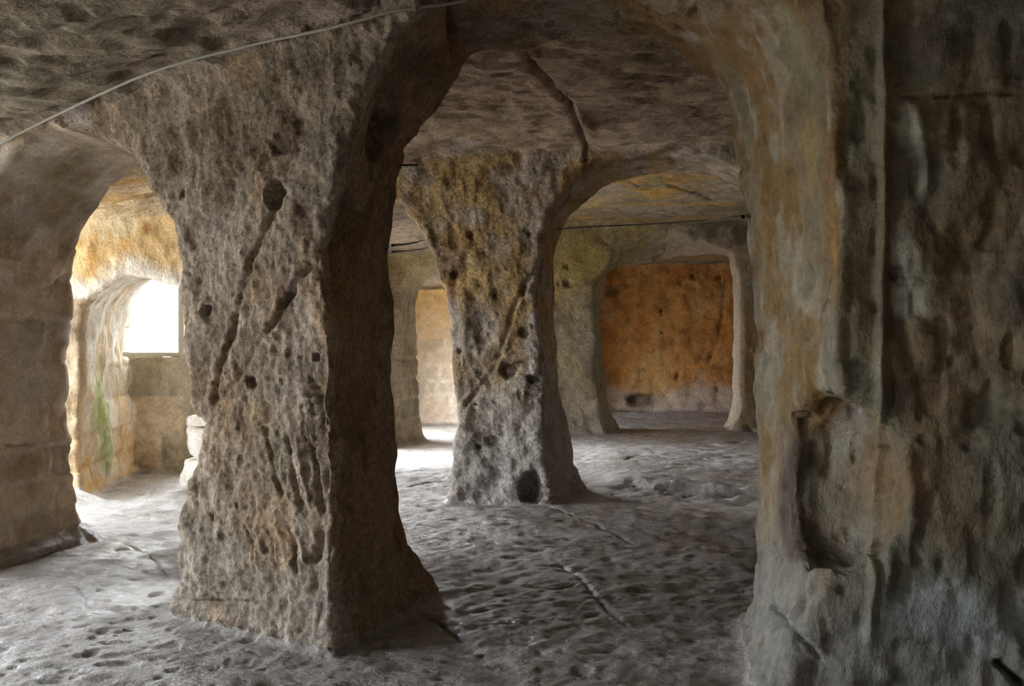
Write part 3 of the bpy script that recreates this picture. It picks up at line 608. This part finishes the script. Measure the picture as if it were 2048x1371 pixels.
# ------------------------------------------------------------------ materials
def nodes(name):
    m = bpy.data.materials.new(name); m.use_nodes = True; n = m.node_tree
    return m, n, n.nodes['Principled BSDF'], lambda t, **k: _nd(n, t, k), lambda a, b: n.links.new(a, b)
def _nd(n, t, k):
    o = n.nodes.new('ShaderNode' + t)
    for a, b in k.items(): setattr(o, a, b)
    return o
def stone_material(name, rlo, rhi, spec, bumps, var=0.35, rs=1.5, flat=None):
    """bumps: (scale vector, strength distance)"""
    m, n, b, nd, ln = nodes(name)
    geo = nd('NewGeometry')
    if flat is None: at = nd('Attribute'); at.attribute_name = 'col'; src = at.outputs['Color']
    else: at = nd('RGB'); at.outputs[0].default_value = (*flat, 1); src = at.outputs[0]
    tx = nd('TexNoise'); tx.inputs['Scale'].default_value = 34; tx.inputs['Detail'].default_value = 6; tx.inputs['Roughness'].default_value = 0.7
    ln(geo.outputs['Position'], tx.inputs['Vector'])
    mr = nd('MapRange'); mr.inputs[1].default_value = 0.3; mr.inputs[2].default_value = 0.7; mr.inputs[3].default_value = 1 - var; mr.inputs[4].default_value = 1 + var
    ln(tx.outputs['Fac'], mr.inputs[0])
    mx = nd('VectorMath', operation='SCALE'); ln(src, mx.inputs[0]); ln(mr.outputs[0], mx.inputs['Scale']); ln(mx.outputs[0], b.inputs['Base Color'])
    t2_ = nd('TexNoise'); t2_.inputs['Scale'].default_value = rs; t2_.inputs['Detail'].default_value = 4; ln(geo.outputs['Position'], t2_.inputs['Vector'])
    r2 = nd('MapRange'); r2.inputs[1].default_value = 0.35; r2.inputs[2].default_value = 0.65; r2.inputs[3].default_value = rlo; r2.inputs[4].default_value = rhi
    ln(t2_.outputs['Fac'], r2.inputs[0]); rm = nd('Mix'); rm.inputs[3].default_value = 0.2; ln(r2.outputs[0], rm.inputs[2]); ln(rm.outputs[0], b.inputs['Roughness']); rm.inputs[0].default_value = 0
    if flat is None: ln(at.outputs['Alpha'], rm.inputs[0])
    b.inputs['Specular IOR Level'].default_value = spec
    prev = None
    for sc, det, dist in bumps:
        mp = nd('VectorMath', operation='MULTIPLY'); mp.inputs[1].default_value = sc; ln(geo.outputs['Position'], mp.inputs[0])
        t = nd('TexNoise'); t.inputs['Scale'].default_value = 1.0; t.inputs['Detail'].default_value = det; t.inputs['Roughness'].default_value = 0.62; ln(mp.outputs[0], t.inputs['Vector'])
        bp = nd('Bump'); bp.inputs['Strength'].default_value = 1.0; bp.inputs['Distance'].default_value = dist; ln(t.outputs['Fac'], bp.inputs['Height'])
        if flat is None and rlo < 0.4:
            sm = nd('MapRange'); sm.inputs[3].default_value = 1.0; sm.inputs[4].default_value = 0.35; ln(at.outputs['Alpha'], sm.inputs[0]); ln(sm.outputs[0], bp.inputs['Strength'])
        if prev: ln(prev.outputs[0], bp.inputs['Normal'])
        prev = bp
    ln(prev.outputs[0], b.inputs['Normal'])
    return m
M_WALL = stone_material('weathered_tufa', 0.8, 0.95, 0.25, [((24, 24, 18), 7, 0.032), ((70, 70, 60), 4, 0.012)], 0.5)
M_ROUGH = stone_material('pitted_tufa', 0.8, 0.95, 0.25, [((20, 20, 14), 8, 0.065), ((55, 55, 45), 5, 0.02)], 0.55)
M_CEIL = stone_material('picked_ceiling', 0.8, 0.95, 0.2, [((9, 26, 20), 6, 0.05), ((50, 70, 60), 3, 0.012)], 0.4)
M_FLOOR = stone_material('worn_floor_rock', 0.26, 0.72, 0.5, [((12, 18, 12), 7, 0.040), ((44, 60, 50), 5, 0.013)], 0.25, 1.1)
M_FINE = stone_material('smooth_plastered_rock', 0.8, 0.95, 0.25, [((14, 14, 10), 6, 0.02), ((70, 70, 60), 3, 0.006)], 0.25)
def plain(name, col, rough=0.6, metal=0.0):
    m, n, b, nd, ln = nodes(name); geo = nd('NewGeometry'); t = nd('TexNoise'); t.inputs['Scale'].default_value = 18; ln(geo.outputs['Position'], t.inputs['Vector'])
    mr = nd('MapRange'); mr.inputs[3].default_value = 0.75; mr.inputs[4].default_value = 1.2; ln(t.outputs['Fac'], mr.inputs[0])
    c = nd('RGB'); c.outputs[0].default_value = (*col, 1); mx = nd('VectorMath', operation='SCALE'); ln(c.outputs[0], mx.inputs[0]); ln(mr.outputs[0], mx.inputs['Scale'])
    ln(mx.outputs[0], b.inputs['Base Color']); b.inputs['Roughness'].default_value = rough; b.inputs['Metallic'].default_value = metal
    return m

# ------------------------------------------------------------------ one object for each pillar, wall, block
def link(name, verts, faces, mat, origin=(0, 0, 0), parent=None, normals=None, col=None, smooth_=True):
    me = bpy.data.meshes.new(name); origin = np.array(origin, float)
    vv = (np.asarray(verts, float) - origin).astype(np.float32); ff = np.asarray(faces, np.int32)
    me.vertices.add(len(vv)); me.vertices.foreach_set('co', vv.ravel())
    k = ff.shape[1]; me.loops.add(ff.size); me.loops.foreach_set('vertex_index', ff.ravel())
    me.polygons.add(len(ff)); me.polygons.foreach_set('loop_start', np.arange(0, ff.size, k, dtype=np.int32))
    me.update(calc_edges=True)
    if smooth_: me.shade_smooth()
    if col is not None:
        a = me.attributes.new('col', 'FLOAT_COLOR', 'POINT')
        a.data.foreach_set('color', col.astype(np.float32).ravel())
    if normals is not None: me.normals_split_custom_set_from_vertices(normals.tolist())
    me.materials.append(mat)
    o = bpy.data.objects.new(name, me); SC.collection.objects.link(o)
    if parent is None: o.location = origin
    else: o.parent = parent; o.location = origin - np.array(parent.location)
    return o
def tag(o, label=None, cat=None, group=None, kind=None):
    for k, v in (('label', label), ('category', cat), ('group', group), ('kind', kind)):
        if v: o[k] = v
    return o
INFO = {
 'floor': ('floor', M_FLOOR, 'pitted grey rock floor worn smooth across the cave', 'floor', 'structure'),
 'ceiling': ('ceiling', M_CEIL, 'rough brown rock ceiling covered in pick marks', 'ceiling', 'structure'),
 'left_pier': ('stone_pier', M_FINE, 'plastered block pier carrying the left-hand side of the window arch', 'pier', None),
 'main_pillar': ('rock_pillar', M_ROUGH, 'largest pitted rock pillar with a slanting groove and a round socket, nearest the window arch', 'pillar', None),
 'right_pillar': ('rock_pillar', M_FINE, 'greenish brown near pillar with vertical ribs and a hollowed niche at its foot', 'pillar', None),
 'inner_pier': ('wall_inner', M_WALL, 'rock pier closing the second aisle behind the largest pillar', 'wall', 'structure'),
 'mid_pillar': ('rock_pillar', M_ROUGH, 'ochre stained rock pillar with a long crack and a small arched niche at its foot', 'pillar', None),
 'arch_end': ('rock_arch', M_WALL, 'far end of the rock arch running in behind the ribbed near pillar', 'arch', None),
 'thin_pillar': ('block_pillar', M_WALL, 'thin pillar of stone blocks in front of the sunlit block wall', 'pillar', None),
 'back_pillar': ('rock_pillar', M_WALL, 'pale olive rock pillar with three sockets beside the orange alcove', 'pillar', None),
 'back_pier': ('rock_pier', M_WALL, 'pale lit jamb with a swollen foot on the far edge of the orange alcove', 'pier', None),
 'wall_porch': ('wall_left', M_FINE, 'ochre and white arched wall with green algae on its jamb', 'wall', 'structure'),
 'wall_window': ('wall_window', M_FINE, 'stained plaster wall under the bright window', 'wall', 'structure'),
 'wall_left': ('wall_side', M_WALL, 'rock side wall with the daylight openings', 'wall', 'structure'),
 'wall_right': ('wall_right', M_WALL, 'rock wall closing the aisles on the right', 'wall', 'structure'),
 'wall_front': ('wall_front', M_WALL, 'rock wall behind the viewer', 'wall', 'structure'),
 'wall_alcove': ('wall_alcove', M_WALL, 'rough orange rock wall at the back of the alcove', 'wall', 'structure'),
 'wall_back': ('wall_back', M_FINE, 'sunlit wall of pale stone blocks under yellow plaster', 'wall', 'structure'),
 'wall_outside': ('wall_outside', M_WALL, 'outer rock face of the cave', 'wall', 'structure')}
fr_ = reg[F[:, 0]]; fb = BLK[F[:, 0]]
OBJ = {}; cells = {}
def take(fm, name, mat, parent=None, floor_origin=True):
    f = F[fm]; u, inv = np.unique(f, return_inverse=True); p = P[u]
    o = p.mean(0); o[2] = p[:, 2].min() if floor_origin else o[2]
    return link(name, p, inv.reshape(-1, 3), mat, o, parent, NR[u], COL4[u])
for n, k in R.items():
    m = fr_ == k
    if not m.any(): continue
    nm, mat, text, cat, kind = INFO[n]
    has = m & (fb >= 0)
    cells[n] = []
    for bid in np.unique(fb[has]):
        ids = np.nonzero(has & (fb == bid))[0]; f = F[ids]; u, inv = np.unique(f, return_inverse=True); inv = inv.reshape(-1, 3); lab = np.arange(len(u))
        while True:
            lo_ = lab[inv].min(1); new = lab.copy()
            for c in range(3): np.minimum.at(new, inv[:, c], lo_)
            new = new[new]
            if (new == lab).all(): break
            lab = new
        fl = lab[inv[:, 0]]
        for v_ in np.unique(fl):
            k_ = ids[fl == v_]
            if len(k_) >= 40: cells[n].append(k_)
            else: fb[k_] = -1
    o = take(m & (fb < 0), nm, mat); OBJ[n] = tag(o, text, cat, None, kind)
    for mm in cells[n]: take(mm, 'stone_block', mat, o, False)

# ------------------------------------------------------------------ small things
def tube(pts, r, n=8):
    p = np.array(pts, float); out = []; fa = []
    for k in range(len(p)):
        t = p[min(k + 1, len(p) - 1)] - p[max(k - 1, 0)]; t /= np.linalg.norm(t)
        a = np.cross(t, (0, 0, 1.0)); a /= np.linalg.norm(a) + 1e-9; b = np.cross(a, t)
        for j in range(n):
            w = 2 * math.pi * j / n; out.append(p[k] + r * (math.cos(w) * a + math.sin(w) * b))
    for k in range(len(p) - 1):
        for j in range(n):
            q = (j + 1) % n; fa.append((k * n + j, k * n + q, (k + 1) * n + q, (k + 1) * n + j))
    return np.array(out), fa
def strung(name, px, r, mat, off, label, cat='cable', group=None):
    H = path(px, 30); Gh = grad(H.astype(np.float32)); H = H + Gh * off
    # a stretched cable: even out the bumps
    for _ in range(3): H[1:-1] = (H[:-2] + 2 * H[1:-1] + H[2:]) / 4
    v, f = tube(H, r); return tag(link(name, v, f, mat, H[0]), label, cat, group)
M_CABLE = plain('grey_cable', (0.33, 0.32, 0.27), 0.6); M_DARK = plain('dark_cable', (0.035, 0.035, 0.03), 0.6); M_IRON = plain('rusty_iron', (0.03, 0.025, 0.02), 0.6, 0.3)
strung('cable', [(-30, 312), (0, 288), (60, 250), (100, 226), (180, 186), (240, 157), (300, 131), (380, 106), (450, 92), (530, 72), (600, 62), (700, 43), (790, 22), (880, 2), (930, -12)], 0.008, M_CABLE, 0.035,
       'grey cable strung under the ceiling above the window arch')
strung('cable', [(1112, 455), (1180, 451), (1260, 447), (1340, 441), (1420, 434), (1500, 431)], 0.011, M_DARK, 0.04, 'thick dark cable along the top of the wall over the orange alcove')
strung('cable', [(770, 487), (800, 484), (830, 481), (870, 478)], 0.009, M_DARK, 0.05, 'dark cable on the ceiling above the thin block pillar')
strung('cable', [(770, 500), (810, 497), (850, 494), (885, 491)], 0.006, M_DARK, 0.05, 'thin wire sagging over the arch of the thin block pillar')
hp = trace([(800, 331)])[0]
v, f = tube([hp + np.array([-0.06, 0.0, 0]), hp + np.array([0.10, -0.02, 0.0]), hp + np.array([0.115, -0.02, 0.0])], 0.006)
nail = tag(link('iron_nail', v, f, M_IRON, hp), 'rusty iron nail driven into the largest pillar under the arch', 'nail')

# window: frame, bars and panes, set in the rock
def box(lo, hi): 
    a, b = lo, hi; v = [(xx, yy, zz) for xx in (a[0], b[0]) for yy in (a[1], b[1]) for zz in (a[2], b[2])]
    return np.array(v, float), [(0, 1, 3, 2), (4, 6, 7, 5), (0, 4, 5, 1), (2, 3, 7, 6), (0, 2, 6, 4), (1, 5, 7, 3)]
def bevbox(name, lo, hi, mat, parent, bev=0.006):
    v, f = box(lo, hi); o = link(name, v, f, mat, [(a + b) / 2 for a, b in zip(lo, hi)], parent, smooth_=False)
    md = o.modifiers.new('bevel', 'BEVEL'); md.width = bev; md.segments = 2; return o
M_FRAME = plain('weathered_white_paint', (0.55, 0.52, 0.45), 0.6)
gm, gn, gb, nd, ln = nodes('window_glass')
tr = nd('BsdfTransparent'); tr.inputs[0].default_value = (0.96, 0.98, 0.98, 1); gl = nd('BsdfGlossy'); gl.inputs['Roughness'].default_value = 0.02; fz = nd('Fresnel'); fz.inputs[0].default_value = 1.3
mxs = nd('MixShader'); ln(fz.outputs[0], mxs.inputs[0]); ln(tr.outputs[0], mxs.inputs[1]); ln(gl.outputs[0], mxs.inputs[2]); ln(mxs.outputs[0], gn.nodes['Material Output'].inputs[0])
win = bpy.data.objects.new('window_1', None); SC.collection.objects.link(win); win.location = (-4.55, 11.15, 1.43)
tag(win, 'bright white-framed window at the end of the porch arch', 'window', None, 'structure')
xl, xr, zb, zt, yw = -5.0, -4.12, 1.43, 2.50, 11.12
bevbox('stile', (xr - 0.067, yw, zb), (xr, yw + 0.07, zt), M_FRAME, win); bevbox('stile', (xl, yw, zb), (xl + 0.067, yw + 0.07, zt), M_FRAME, win)
bevbox('rail', (xl + 0.067, yw, zb), (xr - 0.067, yw + 0.07, zb + 0.055), M_FRAME, win); bevbox('rail', (xl + 0.067, yw, zt - 0.05), (xr - 0.067, yw + 0.07, zt), M_FRAME, win)
xs = [xl + 0.067, -4.457, xr - 0.067]; zs = [zb + 0.055, 1.80, 2.165, zt - 0.05]
bevbox('glazing_bar', (-4.461, yw + 0.025, zb + 0.055), (-4.453, yw + 0.04, zt - 0.05), M_IRON, win, 0.002)
for zz in zs[1:3]: bevbox('glazing_bar', (xs[0], yw + 0.04, zz - 0.003), (xs[2], yw + 0.046, zz + 0.003), M_IRON, win, 0.001)
for i in range(2):
    for j in range(3): bevbox('pane', (xs[i] + 0.004, yw + 0.031, zs[j] + 0.003), (xs[i + 1] - 0.004, yw + 0.034, zs[j + 1] - 0.003), gm, win, 0.0005)
M_SILL = stone_material('lime_sill', 0.8, 0.9, 0.2, [((30, 30, 30), 4, 0.01)], 0.15, flat=(0.72, 0.70, 0.66))

# boulders stacked in the porch
M_STONE = stone_material('sunlit_limestone', 0.8, 0.95, 0.2, [((18, 18, 18), 6, 0.03), ((60, 60, 60), 3, 0.01)], 0.2, flat=(0.80, 0.77, 0.71))
import bmesh
def boulder(name, c, r, seed, label, boxy=0.55, zz=None):
    bm = bmesh.new(); bmesh.ops.create_icosphere(bm, subdivisions=4, radius=1)
    bm.verts.ensure_lookup_table(); p = np.array([q.co for q in bm.verts]); f = [[q.index for q in t.verts] for t in bm.faces]; bm.free()
    p = np.sign(p) * np.abs(p) ** boxy; p = p * np.array(r)
    q = p.astype(np.float32); p = p * (1 + 0.24 * noise(q, 4.5, seed) + 0.09 * noise(q, 14, seed + 1) + 0.03 * noise(q, 30, seed + 2))[:, None]
    p = p + np.array(c)
    if zz: p[:, 2] = np.clip(p[:, 2], *zz)
    return tag(link(name, p, f, M_STONE, (c[0], c[1], p[:, 2].min())), label, 'stone', 'white stones stacked in the porch')
boulder('stone', (-3.36, 9.72, 0.17), (0.22, 0.20, 0.20), 501, 'lowest of the white sunlit stones stacked beside the largest pillar', 0.55, (0.0, 0.335))
boulder('stone', (-3.38, 9.74, 0.52), (0.17, 0.18, 0.22), 505, 'tall white sunlit stone in the middle of the stack beside the largest pillar', 0.7, (0.336, 0.70))
boulder('stone', (-3.35, 9.74, 0.745), (0.19, 0.17, 0.08), 509, 'thin white slab on top of the stones stacked beside the largest pillar', 0.55, (0.701, 0.81))
# ground outside the cave
M_GROUND = stone_material('pale_outdoor_ground', 0.85, 0.95, 0.2, [((4, 4, 4), 5, 0.05)], 0.2, flat=(0.55, 0.52, 0.46))
v = np.array([(-40, -30, -0.16), (-7.4, -30, -0.16), (-7.4, 40, -0.16), (-40, 40, -0.16), (30, 20.6, -0.16), (30, 40, -0.16), (-7.4, 20.4, -0.16)], float)
tag(link('ground', v, [(0, 1, 2, 3)], M_GROUND, smooth_=False), 'pale open ground outside the cave', 'ground', None, 'structure')
